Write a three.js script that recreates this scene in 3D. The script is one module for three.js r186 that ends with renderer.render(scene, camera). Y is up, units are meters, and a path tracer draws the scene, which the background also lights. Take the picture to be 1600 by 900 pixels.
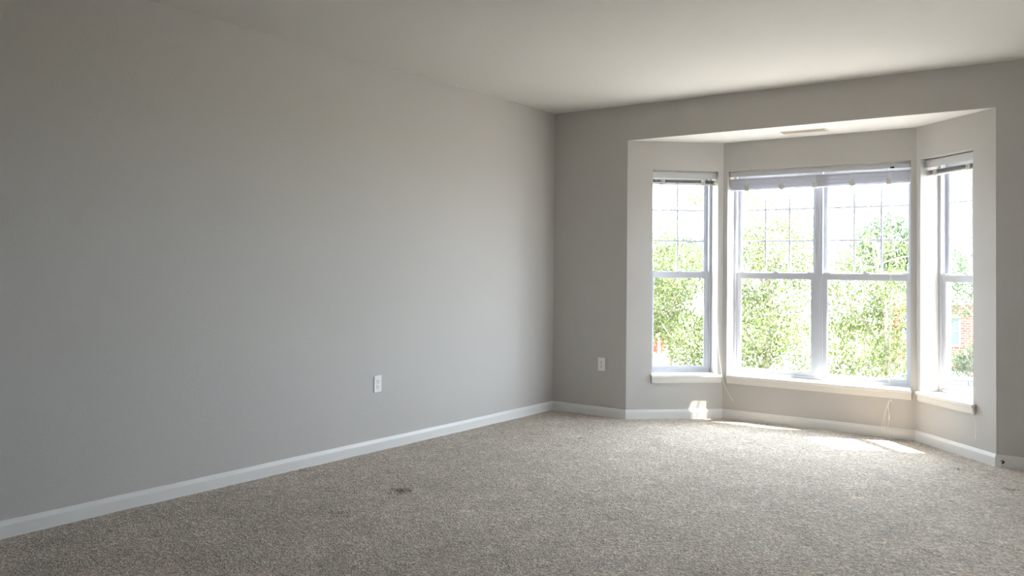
import * as THREE from 'three';
import { RoundedBoxGeometry } from 'three/addons/geometries/RoundedBoxGeometry.js';
import { mergeGeometries } from 'three/addons/utils/BufferGeometryUtils.js';
import { ImprovedNoise } from 'three/addons/math/ImprovedNoise.js';

// ------------------------------------------------------------------ camera, sky, sun, exposure
const scene = new THREE.Scene();
const camera = new THREE.PerspectiveCamera(37.368, 1600 / 900, 0.05, 400);
camera.rotation.set(0.02, 0.6294, 0.0104, 'YXZ');
camera.position.set(4.3331, 1.3032, 6.6056);
camera.setViewOffset(1600, 900, 0, 57.6, 1600, 900);        // the photograph is cropped: its lens axis lies above the middle

const SUN_DIR = new THREE.Vector3(0.4155, 0.889, -0.194);   // from the patches of sun on carpet and wall
const SKY_STRENGTH = 1.5, SUN_STRENGTH = 3.6, EXPOSURE = 11.3;
scene.background = new THREE.Color().setRGB(0.74, 0.865, 1.0);  // bright, thinly hazed summer sky
scene.backgroundIntensity = SKY_STRENGTH;

const sun = new THREE.DirectionalLight(new THREE.Color(1, 0.95, 0.87), SUN_STRENGTH);
sun.name = 'sun';
sun.position.copy(SUN_DIR).multiplyScalar(60);
sun.target.position.set(0, 0, 0);
sun.castShadow = true;
sun.shadow.mapSize.set(4096, 4096);
Object.assign(sun.shadow.camera, { left: -30, right: 30, top: 30, bottom: -30, near: 1, far: 140 });
scene.add(sun, sun.target);

const renderer = new THREE.WebGLRenderer({ antialias: true });
renderer.toneMapping = THREE.LinearToneMapping;
renderer.toneMappingExposure = EXPOSURE;
renderer.shadowMap.enabled = true;

// ------------------------------------------------------------------ helpers
let seedState = 12345;
const rnd = () => { seedState = (Math.imul(seedState, 1664525) + 1013904223) >>> 0; return seedState / 4294967296; };
const rr = (a, b) => a + (b - a) * rnd();
const noise3 = new ImprovedNoise();
const nz = (x, y, z = 0) => noise3.noise(x, y, z);
const srgb = (r, g, b) => new THREE.Color().setRGB(r / 255, g / 255, b / 255, THREE.SRGBColorSpace);
const used = {};
function numbered(name) {
  used[name] = (used[name] ?? -1) + 1;
  return used[name] ? `${name}_${String(used[name]).padStart(3, '0')}` : name;
}
const shade = (m) => { m.castShadow = true; m.receiveShadow = true; return m; };
function obj(name, geos, material, parent) {
  const g = Array.isArray(geos) ? (geos.length > 1 ? mergeGeometries(geos.map((q) => (q.index ? q.toNonIndexed() : q))) : geos[0]) : geos;
  const m = shade(new THREE.Mesh(g, material));
  m.name = parent ? name : numbered(name);
  (parent ?? scene).add(m);
  return m;
}
function tag(o, label, category, group) { o.userData.label = label; o.userData.category = category; if (group) o.userData.group = group; return o; }
function struct(o, label) { o.userData.kind = 'structure'; if (label) o.userData.label = label; return o; }
function group(name, x = 0, y = 0, z = 0, turn = 0) {
  const o = new THREE.Group(); o.name = numbered(name); o.position.set(x, y, z); o.rotation.y = turn; scene.add(o); return o;
}
// rounded box from its six bounds
function bx(x0, x1, y0, y1, z0, z1, r = 0.002) {
  const w = x1 - x0, h = y1 - y0, d = z1 - z0, q = Math.min(r, w / 2.2, h / 2.2, d / 2.2);
  const g = q > 0 ? new RoundedBoxGeometry(w, h, d, 1, q) : new THREE.BoxGeometry(w, h, d);
  return g.translate((x0 + x1) / 2, (y0 + y1) / 2, (z0 + z1) / 2);
}
// uv in metres, by the way each face points
function metreUV(g) {
  if (g.index) g = g.toNonIndexed();
  const p = g.attributes.position, n = g.attributes.normal, uv = new Float32Array(p.count * 2);
  for (let i = 0; i < p.count; i++) {
    const ax = Math.abs(n.getX(i)), ay = Math.abs(n.getY(i)), az = Math.abs(n.getZ(i));
    const [u, v] = ay >= ax && ay >= az ? [p.getX(i), p.getZ(i)] : ax > az ? [p.getZ(i), p.getY(i)] : [p.getX(i), p.getY(i)];
    uv[i * 2] = u; uv[i * 2 + 1] = v;
  }
  g.setAttribute('uv', new THREE.BufferAttribute(uv, 2));
  return g;
}
// a prism over any convex plan polygon [[x, z], ...] between two heights
function prism(poly, y0, y1) {
  let area = 0;
  poly.forEach(([x, z], i) => { const [a, b] = poly[(i + 1) % poly.length]; area += x * b - a * z; });
  if (area > 0) poly = [...poly].reverse();
  const pos = [], n = poly.length, tri = (a, b, c) => pos.push(...a, ...b, ...c);
  for (let i = 0; i < n; i++) {
    const [x, z] = poly[i], [a, b] = poly[(i + 1) % n];
    tri([x, y0, z], [a, y0, b], [a, y1, b]); tri([x, y0, z], [a, y1, b], [x, y1, z]);
  }
  for (let i = 1; i < n - 1; i++) {
    const q = (k, y) => [poly[k][0], y, poly[k][1]];
    tri(q(0, y1), q(i, y1), q(i + 1, y1)); tri(q(0, y0), q(i + 1, y0), q(i, y0));
  }
  const g = new THREE.BufferGeometry();
  g.setAttribute('position', new THREE.Float32BufferAttribute(pos, 3));
  g.computeVertexNormals();
  return metreUV(g);
}
function tube(points, r, seg = 24, sides = 6) {
  return new THREE.TubeGeometry(new THREE.CatmullRomCurve3(points.map((p) => new THREE.Vector3(...p))), seg, r, sides, false);
}
function cyl(r0, r1, h, x, y, z, n = 10) { return new THREE.CylinderGeometry(r0, r1, h, n).translate(x, y, z); }
function dataTexture(size, fill, { srgbMap = false, metres = 1 } = {}) {
  const d = new Uint8Array(size * size * 4);
  for (let y = 0; y < size; y++) for (let x = 0; x < size; x++) {
    const c = fill(x, y), i = (y * size + x) * 4;
    d[i] = c[0]; d[i + 1] = c[1]; d[i + 2] = c[2]; d[i + 3] = 255;
  }
  const t = new THREE.DataTexture(d, size, size);
  t.wrapS = t.wrapT = THREE.RepeatWrapping; t.magFilter = THREE.LinearFilter; t.minFilter = THREE.LinearMipmapLinearFilter; t.generateMipmaps = true;
  if (srgbMap) t.colorSpace = THREE.SRGBColorSpace;
  t.repeat.set(1 / metres, 1 / metres); t.needsUpdate = true;
  return t;
}
// tiling noise: lattice value noise that wraps after `period` cells
function lattice(period) {
  const v = new Float32Array(period * period); for (let i = 0; i < v.length; i++) v[i] = rnd();
  return (x, y) => {
    const xi = Math.floor(x), yi = Math.floor(y), fx = x - xi, fy = y - yi, sx = fx * fx * (3 - 2 * fx), sy = fy * fy * (3 - 2 * fy);
    const g = (a, b) => v[(((b % period) + period) % period) * period + (((a % period) + period) % period)];
    return (g(xi, yi) * (1 - sx) + g(xi + 1, yi) * sx) * (1 - sy) + (g(xi, yi + 1) * (1 - sx) + g(xi + 1, yi + 1) * sx) * sy;
  };
}
const clamp = (v, a = 0, b = 1) => Math.min(b, Math.max(a, v));

// ------------------------------------------------------------------ materials
const M = {};
{
  const l1 = lattice(128), l2 = lattice(48), l3 = lattice(256);
  const peel = dataTexture(512, (x, y) => { const v = clamp(0.5 * l1(x / 4, y / 4) + 0.3 * l2(x / 512 * 48, y / 512 * 48) + 0.2 * l3(x / 2, y / 2)) * 255; return [v, v, v]; }, { metres: 0.5 });
  M.wall = new THREE.MeshStandardMaterial({ color: srgb(195, 191, 186), roughness: 0.75, bumpMap: peel, bumpScale: 0.0006 });
  M.ceiling = new THREE.MeshStandardMaterial({ color: srgb(214, 211, 206), roughness: 0.9, bumpMap: peel, bumpScale: 0.0008 });
  M.trim = new THREE.MeshStandardMaterial({ color: srgb(228, 226, 222), roughness: 0.42 });
  M.sill = new THREE.MeshStandardMaterial({ color: srgb(230, 226, 218), roughness: 0.35 });
  M.vinyl = new THREE.MeshStandardMaterial({ color: srgb(198, 201, 208), roughness: 0.4 });
  M.gasket = new THREE.MeshStandardMaterial({ color: srgb(52, 54, 56), roughness: 0.7 });
  M.glass = new THREE.MeshPhysicalMaterial({ color: 0xffffff, roughness: 0.0, transmission: 1, thickness: 0, ior: 1.5 });
  M.valance = new THREE.MeshStandardMaterial({ color: srgb(200, 200, 199), roughness: 0.45 });
  M.slatWhite = new THREE.MeshPhysicalMaterial({ color: srgb(226, 226, 234), roughness: 0.5, transmission: 0.25, thickness: 0 });
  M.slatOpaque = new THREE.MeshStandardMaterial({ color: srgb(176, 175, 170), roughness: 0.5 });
  M.clip = new THREE.MeshPhysicalMaterial({ color: srgb(232, 230, 222), roughness: 0.25, transmission: 0.3, thickness: 0 });
  M.cord = new THREE.MeshStandardMaterial({ color: srgb(240, 236, 226), roughness: 0.8 });
  M.plate = new THREE.MeshStandardMaterial({ color: srgb(240, 238, 234), roughness: 0.3 });
  M.dark = new THREE.MeshStandardMaterial({ color: srgb(40, 38, 36), roughness: 0.8 });
  M.metal = new THREE.MeshStandardMaterial({ color: srgb(190, 190, 188), roughness: 0.35, metalness: 0.8 });
  M.register = new THREE.MeshStandardMaterial({ color: srgb(222, 214, 198), roughness: 0.5 });
}

// ------------------------------------------------------------------ plan of the room (x to the right, z towards the camera)
const H = 2.74, HB = 2.433, T = 0.25, X1 = 5.0, Z1 = 9.0;
const plan = [[0, Z1], [0, 0], [0.7655, 0], [1.4024, -0.5982], [2.9781, -0.5982], [3.5869, 0], [X1, 0], [X1, Z1]];
const NP = plan.length;
const dirOf = (i) => { const [a, b] = plan[i % NP], [c, d] = plan[(i + 1) % NP], l = Math.hypot(c - a, d - b); return [(c - a) / l, (d - b) / l, l]; };
// corner i pushed outwards (o > 0) or inwards (o < 0), mitred
function corner(i, o) {
  const [ax, az] = dirOf((i + NP - 1) % NP), [bxx, bz] = dirOf(i), n1 = [az, -ax], n2 = [bz, -bxx], k = o / (1 + n1[0] * n2[0] + n1[1] * n2[1]);
  return [plan[i % NP][0] + (n1[0] + n2[0]) * k, plan[i % NP][1] + (n1[1] + n2[1]) * k];
}
// point on wall i at s along it, depth o outwards; s = null for the mitred start, Infinity for the mitred end
function onWall(i, s, o) {
  if (s === null) return corner(i, o);
  if (s === Infinity) return corner((i + 1) % NP, o);
  const [tx, tz] = dirOf(i);
  return [plan[i][0] + tx * s + tz * o, plan[i][1] + tz * s - tx * o];
}
const wallBlock = (i, s0, s1, y0, y1, o0 = 0, o1 = T) => prism([onWall(i, s0, o0), onWall(i, s1, o0), onWall(i, s1, o1), onWall(i, s0, o1)], y0, y1);

const SILL = 0.385, HEAD = 2.18, BASE = -0.3;
const sillOf = (i) => (i === 6 ? 1.05 : 0.385);
const openings = { 2: [0.23, 0.825], 3: [0.039, 1.534], 4: [0.05, 0.63], 6: [2.05, 3.15] };   // 6: unseen side window, added to throw fill light on the long wall
struct(obj('wall_left', wallBlock(0, null, Infinity, BASE, H), M.wall), 'long plain light grey wall left of the bay window');
struct(obj('wall_back', [wallBlock(1, null, Infinity, BASE, H), wallBlock(5, null, Infinity, BASE, H), prism([[0.7655, 0], [3.5869, 0], [3.5869, -0.02], [0.7655, -0.02]], HB, H)], M.wall), 'grey end wall with the wide opening of the bay');
[['wall_bay_left', 2], ['wall_bay_center', 3], ['wall_bay_right', 4], ['wall_right', 6]].forEach(([name, i]) => {
  const [a, b] = openings[i];
  struct(obj(name, [wallBlock(i, null, Infinity, BASE, sillOf(i) - 0.03), wallBlock(i, null, Infinity, HEAD, H), wallBlock(i, null, a, sillOf(i) - 0.03, HEAD), wallBlock(i, b, Infinity, sillOf(i) - 0.03, HEAD)], M.wall));
});
struct(obj('wall_rear', wallBlock(7, null, Infinity, BASE, H), M.wall));
struct(obj('ceiling', prism([[-T, -T], [X1 + T, -T], [X1 + T, Z1 + T], [-T, Z1 + T]], H, H + 0.3), M.ceiling), 'flat white painted ceiling');
struct(obj('ceiling_bay', prism([[0.787, -0.02], [1.4024, -0.5982], [2.9781, -0.5982], [3.5665, -0.02]], HB, H), M.ceiling), 'white soffit of the bay window recess');
struct(obj('roof_bay', prism([corner(2, T + 0.1), corner(3, T + 0.1), corner(4, T + 0.1), corner(5, T + 0.1)], H, H + 0.25), M.trim));

// ------------------------------------------------------------------ carpet
const dents = [   // x, z, half length, half width, turn, depth, darkening of the pile colour at the dent
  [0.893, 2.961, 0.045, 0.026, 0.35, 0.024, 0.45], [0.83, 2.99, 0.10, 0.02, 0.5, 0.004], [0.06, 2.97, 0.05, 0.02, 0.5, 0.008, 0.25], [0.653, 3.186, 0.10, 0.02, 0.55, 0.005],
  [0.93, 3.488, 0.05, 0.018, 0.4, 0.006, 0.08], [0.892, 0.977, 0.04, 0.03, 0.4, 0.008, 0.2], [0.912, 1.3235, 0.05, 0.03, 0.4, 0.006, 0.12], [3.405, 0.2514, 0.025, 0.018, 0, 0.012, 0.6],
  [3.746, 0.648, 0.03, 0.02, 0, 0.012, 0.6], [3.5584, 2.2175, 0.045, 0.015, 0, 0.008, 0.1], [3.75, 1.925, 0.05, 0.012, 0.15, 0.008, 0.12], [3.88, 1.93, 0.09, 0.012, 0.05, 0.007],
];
function carpetHeight(x, z) {
  let h = 0.0022 * nz(x * 3.1, z * 3.1, 1.5) + 0.0014 * nz(x * 9, z * 9, 4.2) + 0.0016 * nz(x * 1.1, z * 1.1, 7.7);
  for (const [dx, dz, a, b, t, d] of dents) {
    const px = x - dx, pz = z - dz; if (Math.abs(px) > 0.3 || Math.abs(pz) > 0.3) continue;
    const c = Math.cos(t), s = Math.sin(t), u = (px * c - pz * s) / a, v = (px * s + pz * c) / b, q = u * u + v * v;
    h -= d * Math.exp(-q) - 0.35 * d * Math.exp(-((Math.sqrt(q) - 1.9) ** 2) * 2.2);
  }
  return h;
}
let floor;
{
  const S = 1024, l1 = lattice(256), l2 = lattice(128), l3 = lattice(512), l4 = lattice(64), l5 = lattice(12);
  const pile = (x, y) => clamp(0.42 * l1(x / 4, y / 4) + 0.33 * l3(x / 2, y / 2) + 0.25 * l2(x / 8, y / 8));
  const bump = dataTexture(S, (x, y) => { const v = clamp((pile(x, y) - 0.25) * 2) * 255; return [v, v, v]; }, { metres: 1.6 });
  const tint = dataTexture(S, (x, y) => {
    const v = 0.885 + 0.8 * (pile(x, y) - 0.5) + 0.1 * (l4(x / 16, y / 16) - 0.5) + 0.07 * (l5(x / S * 12, y / S * 12) - 0.5), f = l2(x / 8 + 40, y / 8 + 9) - 0.5;
    return [clamp(v * 0.86 + 0.008 * f) * 255, clamp(v * 0.795) * 255, clamp(v * 0.712 - 0.012 * f) * 255];
  }, { srgbMap: true, metres: 1.6 });
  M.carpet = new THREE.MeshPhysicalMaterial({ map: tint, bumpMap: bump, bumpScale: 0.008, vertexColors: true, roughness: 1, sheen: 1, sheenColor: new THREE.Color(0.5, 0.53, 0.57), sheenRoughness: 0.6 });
  // top surface on a fine grid where it is seen, coarser behind the camera; only inside the plan of the room
  const xs = [], zs = [], pos = [], idx = [], uv = [], col = [];
  for (let x = -0.02; x <= X1 + 0.03; x += 0.013) xs.push(x);
  for (let z = -0.62; z <= Z1 + 0.1; z += z < 5 ? 0.013 : 0.1) zs.push(z);
  const nx = xs.length;
  for (const z of zs) for (const x of xs) {
    pos.push(x, carpetHeight(x, z), z); uv.push(x, z);
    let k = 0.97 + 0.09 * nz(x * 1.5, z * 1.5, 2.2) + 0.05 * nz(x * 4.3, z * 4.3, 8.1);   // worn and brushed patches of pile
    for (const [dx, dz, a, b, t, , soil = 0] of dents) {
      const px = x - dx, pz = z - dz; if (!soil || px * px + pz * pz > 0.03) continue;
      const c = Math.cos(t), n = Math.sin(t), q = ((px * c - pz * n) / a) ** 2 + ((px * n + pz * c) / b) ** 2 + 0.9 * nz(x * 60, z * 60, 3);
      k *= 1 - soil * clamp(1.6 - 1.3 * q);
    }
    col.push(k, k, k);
  }
  for (let j = 0; j < zs.length - 1; j++) for (let i = 0; i < nx - 1; i++) {
    const zc = zs[j], xc = xs[i];
    if (zc < 0 && (xc < 0.7655 - zc * 1.065 - 0.1 || xc > 3.5869 + zc * 1.018 + 0.1)) continue;
    const a = j * nx + i, b = a + 1, c = a + nx, d = c + 1; idx.push(a, c, b, b, c, d);
  }
  const g = new THREE.BufferGeometry();
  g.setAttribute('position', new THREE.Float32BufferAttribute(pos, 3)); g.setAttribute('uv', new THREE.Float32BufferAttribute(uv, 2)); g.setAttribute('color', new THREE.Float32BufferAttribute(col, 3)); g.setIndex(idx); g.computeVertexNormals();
  const slab = prism([[-T, -T], [X1 + T, -T], [X1 + T, Z1 + T], [-T, Z1 + T]], BASE, -0.03), slab2 = prism([corner(2, T), corner(3, T), corner(4, T), corner(5, T)], BASE, -0.03);
  for (const q of [slab, slab2]) q.setAttribute('color', new THREE.Float32BufferAttribute(new Float32Array(q.attributes.position.count * 3).fill(1), 3));
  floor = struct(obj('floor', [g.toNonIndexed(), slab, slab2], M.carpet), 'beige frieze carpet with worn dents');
}

// ------------------------------------------------------------------ baseboards
{
  const profile = [[0, 0.082], [0.006, 0.081], [0.0135, 0.062], [0.0145, 0.058], [0.0145, -0.012], [0, -0.012]];   // offset into the room, height
  const make = (name, i, s0 = null, s1 = Infinity) => {
    const pos = [], n = profile.length, at = (s, k) => { const [x, z] = onWall(i, s, -profile[k][0]); return [x, profile[k][1], z]; };
    for (let k = 0; k < n; k++) { const q = (k + 1) % n; pos.push(...at(s0, k), ...at(s0, q), ...at(s1, q), ...at(s0, k), ...at(s1, q), ...at(s1, k)); }
    for (let k = 1; k < n - 1; k++) pos.push(...at(s0, 0), ...at(s0, k + 1), ...at(s0, k), ...at(s1, 0), ...at(s1, k), ...at(s1, k + 1));
    const g = new THREE.BufferGeometry(); g.setAttribute('position', new THREE.Float32BufferAttribute(pos, 3)); g.computeVertexNormals();
    struct(obj(name, metreUV(g), M.trim));
  };
  make('baseboard_left', 0); make('baseboard_back_left', 1); make('baseboard_bay_left', 2); make('baseboard_bay_center', 3);
  make('baseboard_bay_right', 4); make('baseboard_back_right', 5); make('baseboard_right', 6); make('baseboard_rear', 7);
}

// ------------------------------------------------------------------ windows: local x along the wall, y up, z into the room (depth = -z)
const wallTurn = (i) => { const [tx, tz] = dirOf(i); return Math.atan2(-tz, tx); };
function atWall(name, i, s, y, depth = 0) { const [x, z] = onWall(i, s, depth); return group(name, x, y, z, wallTurn(i)); }
function sash(parent, name, x0, x1, y0, y1, zIn, { top, bottom, stile }, grille) {
  // coordinates relative to the window's own group; zIn = front face
  const zo = zIn - 0.03, gx0 = x0 + stile, gx1 = x1 - stile, gy0 = y0 + bottom, gy1 = y1 - top;
  const s = obj(name, [bx(x0, gx0, y0, y1, zo, zIn, 0.003), bx(gx1, x1, y0, y1, zo, zIn, 0.003), bx(gx0 - 0.001, gx1 + 0.001, gy1, y1, zo, zIn, 0.003), bx(gx0 - 0.001, gx1 + 0.001, y0, gy0, zo, zIn, 0.003),
    bx(gx0 - 0.001, gx0 + 0.006, gy0, gy1, zIn - 0.012, zIn - 0.005, 0.002), bx(gx1 - 0.006, gx1 + 0.001, gy0, gy1, zIn - 0.012, zIn - 0.005, 0.002), bx(gx0, gx1, gy1 - 0.006, gy1 + 0.001, zIn - 0.012, zIn - 0.005, 0.002), bx(gx0, gx1, gy0 - 0.001, gy0 + 0.006, zIn - 0.012, zIn - 0.005, 0.002)], M.vinyl, parent);
  const zg = zIn - 0.016;
  obj('glazing_gasket', [bx(gx0, gx0 + 0.004, gy0, gy1, zg, zg + 0.004, 0), bx(gx1 - 0.004, gx1, gy0, gy1, zg, zg + 0.004, 0), bx(gx0, gx1, gy1 - 0.004, gy1, zg, zg + 0.004, 0), bx(gx0, gx1, gy0, gy0 + 0.004, zg, zg + 0.004, 0)], M.gasket, s);
  const pane = new THREE.PlaneGeometry(gx1 - gx0, gy1 - gy0).translate((gx0 + gx1) / 2, (gy0 + gy1) / 2, zg - 0.0015);
  obj('pane', pane, M.glass, s);
  if (grille) {
    const [nc, nr] = grille, gz = zg - 0.009;
    for (let c = 1; c < nc; c++) { const x = gx0 + (gx1 - gx0) * c / nc; obj('muntin', bx(x - 0.008, x + 0.008, gy0, gy1, gz - 0.004, gz + 0.004, 0.001), M.vinyl, s); }
    for (let r = 1; r < nr; r++) { const y = gy0 + (gy1 - gy0) * r / nr; obj('muntin', bx(gx0, gx1, y - 0.008, y + 0.008, gz - 0.0035, gz + 0.0035, 0.001), M.vinyl, s); }
  }
  return s;
}
function windowUnit(parent, x0, x1, y0, y1, cols) {
  // one double-hung unit between x0 and x1, its bottom at y0
  const rail = (y1 - y0) * 0.502, JW = 0.024;
  const lower = sash(parent, 'lower_sash', x0 + JW, x1 - JW, y0 + 0.026, rail, -0.165, { top: 0.05, bottom: 0.026, stile: 0.036 });
  const upper = sash(parent, 'upper_sash', x0 + JW - 0.012, x1 - JW + 0.012, rail - 0.045, y1 - 0.022, -0.2, { top: 0.036, bottom: 0.046, stile: 0.04 }, [cols, 3]);
  const xm = (x0 + x1) / 2;
  for (const e of [x0 + JW + 0.003, x1 - JW - 0.068]) obj('tilt_latch', bx(e, e + 0.065, rail - 0.002, rail + 0.009, -0.192, -0.17, 0.003), M.vinyl, lower);
  obj('sash_lock', [bx(xm - 0.028, xm + 0.028, rail - 0.002, rail + 0.008, -0.194, -0.168, 0.003), cyl(0.012, 0.014, 0.012, xm, rail + 0.008, -0.182), bx(xm - 0.004, xm + 0.034, rail + 0.01, rail + 0.016, -0.188, -0.178, 0.002)], M.vinyl, lower);
  return [lower, upper];
}
function windowFrame(parent, x0, x1, y0, y1, mullion) {
  const z0 = -0.245, z1 = -0.155, w = 0.024, g = [bx(x0, x0 + w, y0, y1, z0, z1), bx(x1 - w, x1, y0, y1, z0, z1), bx(x0, x1, y1 - 0.022, y1, z0, z1), bx(x0, x1, y0, y0 + 0.026, z0, z1 - 0.004)];
  for (const x of [x0, x1]) { const s = x === x0 ? 1 : -1, a = x + s * w, b = x + s * (w + 0.01); g.push(bx(Math.min(a, b), Math.max(a, b), y0, y1, -0.2, -0.197, 0.001)); }
  const f = obj('frame', g, M.vinyl, parent);
  if (mullion) obj('mullion', [bx(mullion[0], mullion[1], y0 + 0.02, y1 - 0.02, z0, z1 - 0.002), bx((mullion[0] + mullion[1]) / 2 - 0.012, (mullion[0] + mullion[1]) / 2 + 0.012, y0 + 0.02, y1 - 0.02, z1 - 0.004, z1 + 0.004)], M.vinyl, parent);
  return f;
}
for (const [n, i, cols] of [[1, 2, 2], [2, 3, 3], [3, 4, 2], [4, 6, 3]]) {  // the fourth is an added window out of view, there for fill light
  const [a, b] = openings[i], mid = (a + b) / 2, w = b - a, tall = HEAD - sillOf(i);
  const o = struct(atWall('window_' + n, i, mid, sillOf(i)));
  if (n === 2 || n === 4) {
    windowFrame(o, -w / 2, w / 2, 0, tall, [-0.03, 0.03]);
    windowUnit(o, -w / 2, -0.005, 0, tall, cols); windowUnit(o, 0.005, w / 2, 0, tall, cols);
  } else { windowFrame(o, -w / 2, w / 2, 0, tall); windowUnit(o, -w / 2, w / 2, 0, tall, cols); }
}
// window sills: stool and apron
[[2, 0.222, 0.862, 'trim_1'], [3, 0.04, 1.548, 'trim_2'], [4, 0.033, 0.66, 'trim_3']].forEach(([i, s0, s1, name]) => {
  const [a, b] = openings[i], mid = (a + b) / 2, o = struct(atWall(name, i, mid, 0));
  o.userData.label = ['cream window stool and apron under the narrow left window', 'long cream window stool and apron under the wide middle window', 'cream window stool and apron under the narrow right window'][i - 2];
  obj('stool', [bx(a - mid + 0.001, b - mid - 0.001, SILL - 0.03, SILL, -0.16, 0.002, 0.001), bx(s0 - mid, s1 - mid, SILL - 0.026, SILL, 0.0, 0.034, 0.006)], M.sill, o);
  obj('apron', [bx(s0 - mid + 0.004, s1 - mid - 0.004, 0.322, SILL - 0.024, 0, 0.02, 0.003), bx(s0 - mid + 0.004, s1 - mid - 0.004, 0.311, 0.326, 0, 0.012, 0.003)], M.sill, o);
});
// ------------------------------------------------------------------ window blinds, drawn up under the window heads
function blind(i, label, { front, valance, pitch, stack, slatMat, clips, dark, cords }) {
  const [a, b] = openings[i], x0 = a + 0.008, x1 = b - 0.008, mid = (a + b) / 2, w = x1 - x0;
  const o = tag(atWall('window_blind', i, mid, HEAD - 0.004), label, 'window blind'), z = front;
  // head rail set back behind a front valance with short returns
  obj('head_rail', bx(-w / 2 + 0.006, w / 2 - 0.006, -0.036, 0, z - 0.06, z - 0.03, 0.002), M.valance, o);
  const tilt = new THREE.Matrix4().makeTranslation(0, 0, z), v1 = -0.009, v0 = v1 - valance;
  obj('valance', [bx(-w / 2, w / 2, v0, v1, -0.008, 0, 0.003).applyMatrix4(tilt), bx(-w / 2, -w / 2 + 0.004, v0, v1, -0.03, -0.006, 0.001).applyMatrix4(tilt), bx(w / 2 - 0.004, w / 2, v0, v1, -0.03, -0.006, 0.001).applyMatrix4(tilt)], M.valance, o);
  // the raised slats, lying on one another: each a thin strip with an air gap above it
  const thin = pitch < 0.006 ? 0.0005 : 0.0032, n = Math.round((stack[0] - stack[1] - 0.012) / pitch), slats = [];
  for (let k = 0; k < n; k++) {
    const y = stack[1] - (HEAD - 0.004) + 0.014 + pitch * (k + 0.5), dz = rr(-0.002, 0.002), t = rr(-0.03, 0.03);
    slats.push(bx(-w / 2 + 0.004, w / 2 - 0.004, -thin, thin, -0.024, 0.024, thin > 0.001 ? 0.0014 : 0).rotateX(t).translate(rr(-0.001, 0.001), y, z - 0.03 + dz));
  }
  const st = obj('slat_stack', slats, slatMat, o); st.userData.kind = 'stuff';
  const yb = stack[1] - (HEAD - 0.004);
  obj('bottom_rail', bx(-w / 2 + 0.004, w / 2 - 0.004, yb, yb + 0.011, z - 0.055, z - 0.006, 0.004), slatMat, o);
  for (const [s, tiltA] of clips) {
    const x = s - mid, y0 = yb - 0.004, y1 = yb + Math.min(0.046, stack[0] - stack[1] + 0.004);
    const c = [bx(x - 0.02, x + 0.02, y0, y1, z - 0.004, z + 0.001, 0.002), bx(x - 0.02, x + 0.02, y0 - 0.002, y0 + 0.003, z - 0.05, z - 0.003, 0.001)];
    c.push(new THREE.TorusGeometry(0.011, 0.003, 6, 14).translate(x, (y0 + y1) / 2, z + 0.0025));
    c.forEach((g) => { g.translate(-x, -y0, 0).rotateZ(tiltA).translate(x, y0, 0); });
    obj('ladder_clip', c, M.clip, o);
  }
  for (const s of cords) { const x = s - mid; obj('ladder_cord', [tube([[x, -0.045, z - 0.002], [x + 0.002, (yb - 0.05) / 2, z + 0.002], [x - 0.002, yb, z - 0.003]], 0.0012, 10, 5)], M.cord, o); }
  return [o, mid];
}
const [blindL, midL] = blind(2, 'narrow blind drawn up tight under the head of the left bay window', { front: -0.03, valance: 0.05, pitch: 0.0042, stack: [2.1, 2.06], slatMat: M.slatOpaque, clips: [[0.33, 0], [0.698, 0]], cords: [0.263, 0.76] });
const [blindC, midC] = blind(3, 'wide raised blind with white slats across the middle bay window', { front: -0.03, valance: 0.038, pitch: 0.0075, stack: [2.111, 2.009], slatMat: M.slatWhite, clips: [[0.2, 0.05], [0.5175, 0.5], [0.787, 0], [1.095, 0.5], [1.369, 0]], cords: [0.203, 0.51, 0.787, 1.08, 1.366] });
const [blindR, midR] = blind(4, 'narrow blind drawn up tight under the head of the right bay window', { front: -0.035, valance: 0.056, pitch: 0.0042, stack: [2.086, 2.05], slatMat: M.slatOpaque, clips: [[0.166, 0], [0.531, 0]], cords: [0.091, 0.6] });
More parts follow.
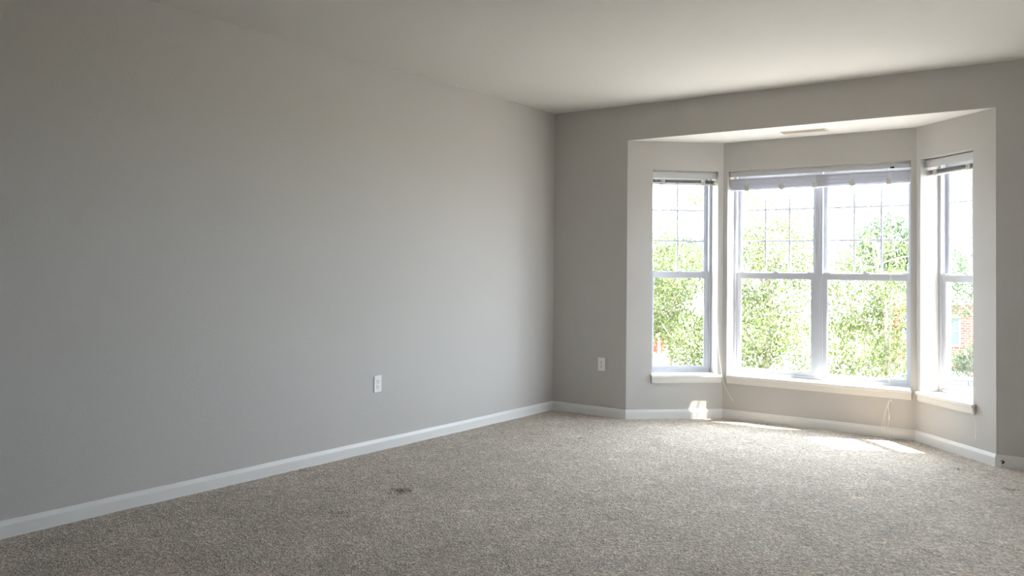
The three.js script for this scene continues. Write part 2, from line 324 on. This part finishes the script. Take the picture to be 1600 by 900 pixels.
{
  const y0 = HEAD - 0.004;
  // small dark maker's badge on the wide valance
  obj('badge', bx(1.378 - midC, 1.408 - midC, 2.128 - y0, 2.142 - y0, -0.031, -0.0285, 0.001), M.dark, blindC);
  // lift cord of the middle blind: down the pane, over the sill, knotted, tangling to the floor
  const c = (s, y, z) => [s - midC, y - y0, z];
  obj('lift_cord', [tube([c(1.385, 2.1, -0.03), c(1.388, 1.6, -0.02), c(1.39, 1.0, -0.005), c(1.392, 0.5, 0.03), c(1.394, 0.37, 0.042), c(1.396, 0.3, 0.03)], 0.0014, 40, 5),
    tube([c(1.377, 2.1, -0.03), c(1.379, 1.6, -0.02), c(1.383, 1.0, -0.004), c(1.382, 0.5, 0.032), c(1.384, 0.37, 0.044), c(1.396, 0.3, 0.03)], 0.0014, 40, 5)], M.cord, blindC);
  obj('cord_tassel', [cyl(0.004, 0.008, 0.04, 1.386 - midC, 0.165 - y0, 0.03), cyl(0.002, 0.004, 0.015, 1.386 - midC, 0.19 - y0, 0.03)], M.cord, blindC);
  obj('tangled_cord', [tube([c(1.396, 0.3, 0.03), c(1.41, 0.285, 0.034), c(1.385, 0.297, 0.032), c(1.378, 0.24, 0.026), c(1.386, 0.19, 0.03)], 0.0022, 30, 5),
    tube([c(1.396, 0.3, 0.03), c(1.37, 0.25, 0.03), c(1.345, 0.16, 0.028), c(1.335, 0.09, 0.03), c(1.345, 0.035, 0.035), c(1.37, 0.01, 0.045), c(1.41, 0.006, 0.05)], 0.0013, 40, 5),
    tube([c(1.392, 0.295, 0.03), c(1.36, 0.2, 0.026), c(1.352, 0.1, 0.03), c(1.36, 0.03, 0.035), c(1.385, 0.008, 0.06), c(1.42, 0.006, 0.07), c(1.44, 0.02, 0.045)], 0.0013, 40, 5),
    tube([c(1.386, 0.15, 0.03), c(1.38, 0.08, 0.03), c(1.4, 0.05, 0.03), c(1.43, 0.012, 0.045), c(1.425, 0.008, 0.06)], 0.0013, 30, 5)], M.cord, blindC);
  // cord of the left blind: down beside its frame, over the sill corner, slack against the wall below the middle window
  const l = (s, y, z) => [s - midL, y - y0, z];
  obj('lift_cord', tube([l(0.79, 2.09, -0.028), l(0.802, 1.6, -0.02), l(0.818, 1.0, 0.0), l(0.83, 0.6, 0.018), l(0.853, 0.39, 0.04), l(0.872, 0.3, 0.045), l(0.9, 0.22, 0.09), l(0.93, 0.16, 0.115)], 0.0016, 60, 5), M.cord, blindL);
  // tilt wand of the right blind with two beads and its hanging cord
  const r = (s, y, z) => [s - midR, y - y0, z];
  obj('tilt_wand', [tube([r(0.084, 2.08, -0.055), r(0.084, 1.6, -0.055), r(0.084, 1.19, -0.055)], 0.002, 8, 6), new THREE.SphereGeometry(0.006, 10, 8).translate(...r(0.084, 1.292, -0.055)), new THREE.SphereGeometry(0.007, 10, 8).translate(...r(0.084, 1.19, -0.055))], M.cord, blindR);
  obj('lift_cord', tube([r(0.61, 2.08, -0.03), r(0.615, 1.2, -0.008), r(0.62, 0.6, 0.01), r(0.655, 0.39, 0.04), r(0.668, 0.3, 0.02), r(0.675, 0.15, 0.018)], 0.0014, 50, 5), M.cord, blindR);
}

// ------------------------------------------------------------------ sockets, vent, cable end
function outlet(x, y, z, turn, label) {
  const o = tag(group('wall_outlet', x, y, z, turn), label, 'outlet');
  obj('cover_plate', bx(-0.036, 0.036, 0, 0.117, 0, 0.0065, 0.0025), M.plate, o);
  for (const cy of [0.039, 0.078]) {
    const f = obj('receptacle', [bx(-0.0165, 0.0165, cy - 0.0145, cy + 0.0145, 0.004, 0.0085, 0.004)], M.plate, o);
    obj('slot', [bx(-0.009, -0.0058, cy - 0.002, cy + 0.008, 0.008, 0.0088, 0), bx(0.0058, 0.009, cy - 0.001, cy + 0.007, 0.008, 0.0088, 0), bx(-0.0025, 0.0025, cy - 0.011, cy - 0.006, 0.008, 0.0088, 0)], M.dark, f);
  }
  obj('screw', cyl(0.0032, 0.0032, 0.0015, 0, 0, 0).rotateX(Math.PI / 2).translate(0, 0.0585, 0.0072), M.metal, o);
  return o;
}
outlet(0, 0.414, 2.262, Math.PI / 2, 'white duplex outlet low on the long left wall');
outlet(0.522, 0.4, 0, 0, 'duplex outlet on the grey end wall left of the bay');
{
  const o = tag(group('ceiling_vent', 2.2, HB, -0.315), 'slim cream register set in the white ceiling of the bay', 'vent');
  obj('vent_frame', [bx(-0.18, 0.18, -0.006, 0, -0.06, -0.045), bx(-0.18, 0.18, -0.006, 0, 0.045, 0.06), bx(-0.18, -0.165, -0.006, 0, -0.045, 0.045), bx(0.165, 0.18, -0.006, 0, -0.045, 0.045)], M.register, o);
  obj('duct_back', bx(-0.166, 0.166, -0.002, -0.001, -0.046, 0.046, 0), M.dark, o);
  for (let k = 0; k < 7; k++) obj('louver', bx(-0.166, 0.166, -0.0008, 0.0008, -0.007, 0.007, 0).rotateX(0.7).translate(0, -0.0065, -0.039 + k * 0.013), M.register, o);
}
{
  const o = tag(group('cable_end', 3.62, 0.036, 0.0145), 'short white cable end poking from a dark hole in the right baseboard', 'cable');
  obj('hole_ring', cyl(0.011, 0.012, 0.003, 0, 0, 0, 18).rotateX(Math.PI / 2).translate(0.006, 0, 0.0008), M.dark, o);
  obj('cable', tube([[0.004, 0.002, 0.001], [0.0, 0.0, 0.018], [-0.004, -0.012, 0.024], [-0.006, -0.03, 0.02]], 0.003, 12, 8), M.cord, o);
}

// ------------------------------------------------------------------ outdoors, seen from the second floor
const GROUND = -3.0;
{
  const l = lattice(64), l2 = lattice(256);
  const tex = (c, k, metres) => dataTexture(256, (x, y) => { const v = 1 - k / 2 + k * (0.6 * l2(x, y) + 0.4 * l(x / 4, y / 4)); return c.map((q) => clamp(q * v, 0, 255)); }, { srgbMap: true, metres });
  M.lawn = new THREE.MeshStandardMaterial({ map: tex([118, 132, 70], 0.5, 3), roughness: 1 });
  M.paving = new THREE.MeshStandardMaterial({ map: tex([148, 142, 134], 0.12, 4), roughness: 0.95 });
  M.bark = new THREE.MeshStandardMaterial({ map: tex([150, 138, 124], 0.4, 0.5), roughness: 1 });
  const brick = dataTexture(256, (x, y) => {
    const row = Math.floor(y / 32), xx = (x + (row % 2) * 32) % 256, inJoint = y % 32 < 4 || xx % 64 < 4, id = row * 7 + Math.floor(xx / 64) * 3, v = 0.86 + 0.26 * ((id * 37 % 11) / 11);
    return inJoint ? [176, 160, 146] : [140 * v, 66 * v, 52 * v].map((q) => clamp(q, 0, 255));
  }, { srgbMap: true, metres: 0.88 });
  M.brick = new THREE.MeshStandardMaterial({ map: brick, roughness: 0.95 });
  M.roof = new THREE.MeshStandardMaterial({ color: srgb(150, 146, 142), roughness: 0.95 });
  M.stone = new THREE.MeshStandardMaterial({ color: srgb(92, 96, 102), roughness: 0.95 });
  M.outPane = new THREE.MeshStandardMaterial({ color: srgb(70, 80, 90), roughness: 0.1 });
  struct(obj('ground', prism([[-120, -120], [120, -120], [120, 40], [-120, 40]], GROUND - 0.3, GROUND), M.paving));
  struct(obj('lawn', prism([[-60, -70], [60, -70], [60, -37], [-60, -37]], GROUND - 0.05, GROUND + 0.03), M.lawn));
  struct(obj('lower_storey', prism([[-T + 0.02, 0.0], [X1, 0.0], [X1, Z1], [-T + 0.02, Z1]], GROUND, BASE), M.brick));
}
const leafGeo = (() => {
  const v = [[0, 0, 0], [-0.5, 0.5, 0.1], [0, 0.45, -0.04], [0.5, 0.5, 0.1], [0, 1, 0.02]], f = [[0, 2, 1], [0, 3, 2], [1, 2, 4], [2, 3, 4]];
  const g = new THREE.BufferGeometry(); g.setAttribute('position', new THREE.Float32BufferAttribute(f.flat().flatMap((k) => v[k]), 3)); g.computeVertexNormals(); return g;
})();
M.leaf = new THREE.MeshPhysicalMaterial({ color: 0xffffff, roughness: 0.9, transmission: 0.35, thickness: 0, side: THREE.DoubleSide });
function foliage(parent, clumps, count, size, tones) {
  const m = new THREE.InstancedMesh(leafGeo, M.leaf, count), d = new THREE.Object3D(), c = new THREE.Color();
  const total = clumps.reduce((s, q) => s + q[3] ** 2 * (q[4] ?? 1), 0);
  let k = 0;
  for (const [x, y, z, r, dens = 1] of clumps) {
    const n = Math.min(count - k, Math.round(count * r * r * dens / total));
    for (let i = 0; i < n; i++, k++) {
      const u = rr(-1, 1), a = rr(0, 6.283), q = r * Math.cbrt(rr(0.05, 1)) * (1 + 0.25 * nz(u * 3, a, r)), s = Math.sqrt(1 - u * u);
      d.position.set(x + q * s * Math.cos(a), y + q * u * 0.85, z + q * s * Math.sin(a));
      d.rotation.set(rr(-1.4, 1.4), rr(0, 6.283), rr(-1.4, 1.4)); d.scale.set(size * rr(0.45, 0.75), size * rr(0.7, 1.25), size); d.updateMatrix();
      m.setMatrixAt(k, d.matrix);
      const t = tones[Math.floor(rnd() * tones.length)]; c.copy(t).multiplyScalar(rr(0.8, 1.2)); m.setColorAt(k, c);
    }
  }
  m.count = k; shade(m); m.name = 'foliage'; m.userData.kind = 'stuff'; parent.add(m);
}
function tree(name, label, category, x, z, height, crown, leaves, size, tones, grp) {
  // crown: [dx, y above ground, dz, radius, density]
  const o = tag(group(name, x, GROUND, z, 0), label, category, grp), top = height * 0.62;
  const pts = [[0, -0.1, 0], [rr(-0.15, 0.15), top * 0.35, rr(-0.1, 0.1)], [rr(-0.3, 0.3), top * 0.7, rr(-0.2, 0.2)], [rr(-0.3, 0.3), top, rr(-0.2, 0.2)]];
  obj('trunk', [tube(pts, 0.035 + height * 0.004, 14, 8), cyl(0.06, 0.12, 0.5, 0, 0.15, 0)], M.bark, o);
  for (const [cx, cy, cz, r] of crown) {
    const y0 = clamp(cy - r * 0.9, top * 0.25, top * 0.9);
    obj('branch', tube([[pts[1][0] * 0.8, y0, 0], [cx * 0.5, (y0 + cy) / 2 + 0.1, cz * 0.5], [cx, cy, cz], [cx * 1.15 + rr(-0.2, 0.2), cy + r * 0.7, cz]], 0.028, 10, 5), M.bark, o);
    for (let q = 0; q < 3; q++) { const a = rr(0, 6.28); obj('branch', tube([[cx * 0.8, cy - r * 0.2, cz * 0.8], [cx + Math.cos(a) * r * 0.5, cy + rr(-0.2, 0.4) * r, cz + Math.sin(a) * r * 0.5], [cx + Math.cos(a) * r, cy + rr(-0.3, 0.8) * r, cz + Math.sin(a) * r]], 0.014, 8, 4), M.bark, o); }
  }
  foliage(o, crown, leaves, size, tones);
  return o;
}
const yellowGreen = [[0.105, 0.138, 0.028], [0.13, 0.16, 0.036], [0.08, 0.115, 0.022], [0.165, 0.19, 0.06]].map((c) => new THREE.Color().setRGB(...c));
const midGreen = [[0.045, 0.085, 0.03], [0.06, 0.1, 0.035], [0.07, 0.105, 0.04]].map((c) => new THREE.Color().setRGB(...c));
const orange = [[0.3, 0.07, 0.02], [0.34, 0.1, 0.03], [0.22, 0.06, 0.02]].map((c) => new THREE.Color().setRGB(...c));
tree('tree', 'leafy yellow-green tree filling the left half of the middle window', 'tree', -2.3, -12, 7, [[-0.4, 3.0, 0, 1.1, 1.2], [0.5, 3.3, 0.2, 0.9], [-0.5, 4.3, 0.1, 1.0, 1.1], [0.4, 4.7, 0, 0.9, 1.0], [-0.3, 5.5, 0, 0.9, 0.55], [1.0, 4.1, -0.3, 0.6, 0.7], [-0.5, 2.0, 0.2, 0.8, 1.1], [0.6, 2.1, 0, 0.7], [0.9, 5.2, 0, 0.5, 0.4]], 15000, 0.08, yellowGreen);
tree('tree', 'loose pale tree in the right half of the middle window', 'tree', -0.2, -13, 6.6, [[-0.5, 3.6, 0, 0.9, 0.8], [0.6, 3.7, 0, 0.8, 0.8], [-0.2, 2.6, 0, 0.9, 0.8], [0.7, 2.5, 0.2, 0.7, 0.7], [-0.6, 1.9, 0, 0.5, 0.5], [0.1, 4.6, 0, 0.7, 0.3], [-0.9, 4.6, 0, 0.5, 0.2]], 9500, 0.08, yellowGreen);
tree('tree', 'dark green tree far off behind the loose pale tree', 'tree', -3.0, -27, 9, [[0, 5.4, 0, 1.2, 1.2], [1.2, 5.0, 0, 1.0], [-0.8, 4.6, 0.2, 0.9], [0.6, 4.2, 0, 1.0], [2.0, 4.6, 0, 0.8]], 6500, 0.14, midGreen);
tree('tree', 'airy yellow-green tree seen through the left bay window', 'tree', -4.6, -12, 7, [[-0.3, 3.4, 0, 0.85, 1.2], [0.6, 2.75, 0.2, 0.7, 1.1], [-0.5, 3.0, 0, 0.55], [0.4, 4.2, 0, 0.8, 0.8], [-0.4, 4.5, 0, 0.7, 0.5], [0.7, 1.9, 0, 0.6], [0.65, 5.95, 0, 0.2, 0.8], [-0.2, 5.2, 0, 0.6, 0.25]], 10500, 0.08, yellowGreen);
tree('tree', 'distant green tree behind the airy tree at the left window', 'tree', -12.2, -27, 8.5, [[0, 4.6, 0, 1.6, 1.1], [1.6, 4.8, 0, 1.2], [-1.6, 4.4, 0, 1.2], [0.5, 3.4, 0, 1.1], [-1, 3.3, 0, 0.9]], 6500, 0.15, midGreen);
tree('tree', 'pale tree beside the brick house outside the right window', 'tree', 0.9, -20, 7, [[0, 4.3, 0, 0.9, 0.7], [0.5, 3.6, 0, 0.6, 0.6], [-0.5, 3.5, 0, 0.7, 0.7], [0.4, 5.2, 0, 0.5, 0.15]], 2200, 0.1, midGreen);
tree('shrub', 'bushy green shrub in front of the brick house', 'shrub', -0.6, -31.3, 1.4, [[0, 0.75, 0, 0.75], [0.7, 0.7, 0.1, 0.7], [-0.6, 0.65, 0.1, 0.6], [0.1, 1.25, 0, 0.55], [0.6, 1.2, 0, 0.4]], 5200, 0.1, midGreen);
tree('shrub', 'low orange shrub by the road at the left window edge', 'shrub', -14.25, -31, 0.9, [[0, 0.5, 0, 0.4], [0.15, 0.85, 0, 0.3]], 1100, 0.1, orange);
{
  const o = tag(group('brick_house', 0.5, GROUND, -36), 'red brick house with white windows beyond the right trees', 'house');
  obj('wall', metreUV(bx(-5.2, 9, 0, 2.9, -8, 0, 0)), M.brick, o);
  obj('fascia', bx(-5.5, 9.3, 2.9, 3.15, -8.3, 0.35, 0.01), M.trim, o);
  const rf = new THREE.BufferGeometry();
  const q = [[-5.5, 3.15, 0.35], [9.3, 3.15, 0.35], [9.3, 3.15, -8.3], [-5.5, 3.15, -8.3], [-2.6, 4.9, -4], [6.4, 4.9, -4]], F = [[0, 1, 5], [0, 5, 4], [1, 2, 5], [2, 3, 4], [2, 4, 5], [3, 0, 4], [0, 2, 1], [0, 3, 2]];
  rf.setAttribute('position', new THREE.Float32BufferAttribute(F.flat().flatMap((k) => q[k]), 3)); rf.computeVertexNormals();
  obj('roof', rf, M.roof, o);
  for (const x of [-4.4, -2.72, 0.6, 3.4, 6.4]) {
    const w = obj('window', [bx(x - 0.36, x + 0.36, 1.0, 1.08, -0.02, 0.08, 0.01), bx(x - 0.36, x + 0.36, 2.3, 2.4, -0.02, 0.08, 0.01), bx(x - 0.36, x - 0.28, 1.0, 2.4, -0.02, 0.08, 0.01), bx(x + 0.28, x + 0.36, 1.0, 2.4, -0.02, 0.08, 0.01), bx(x - 0.3, x + 0.3, 1.67, 1.73, -0.02, 0.06, 0.01)], M.trim, o);
    obj('window_pane', bx(x - 0.3, x + 0.3, 1.06, 2.32, -0.02, 0.02, 0), M.outPane, w);
  }
}
{
  const o = tag(group('garden_wall', -0.4, GROUND, -30), 'low grey stone garden wall below the shrub at the right window', 'wall');
  for (let k = 0; k < 9; k++) obj('block', bx(-2.7 + k * 0.6, -2.11 + k * 0.6, 0, 0.2, -0.15, 0.15, 0.02), M.stone, o);
  obj('coping', bx(-2.75, 2.75, 0.2, 0.26, -0.19, 0.19, 0.015), M.stone, o);
}
renderer.render(scene, camera);
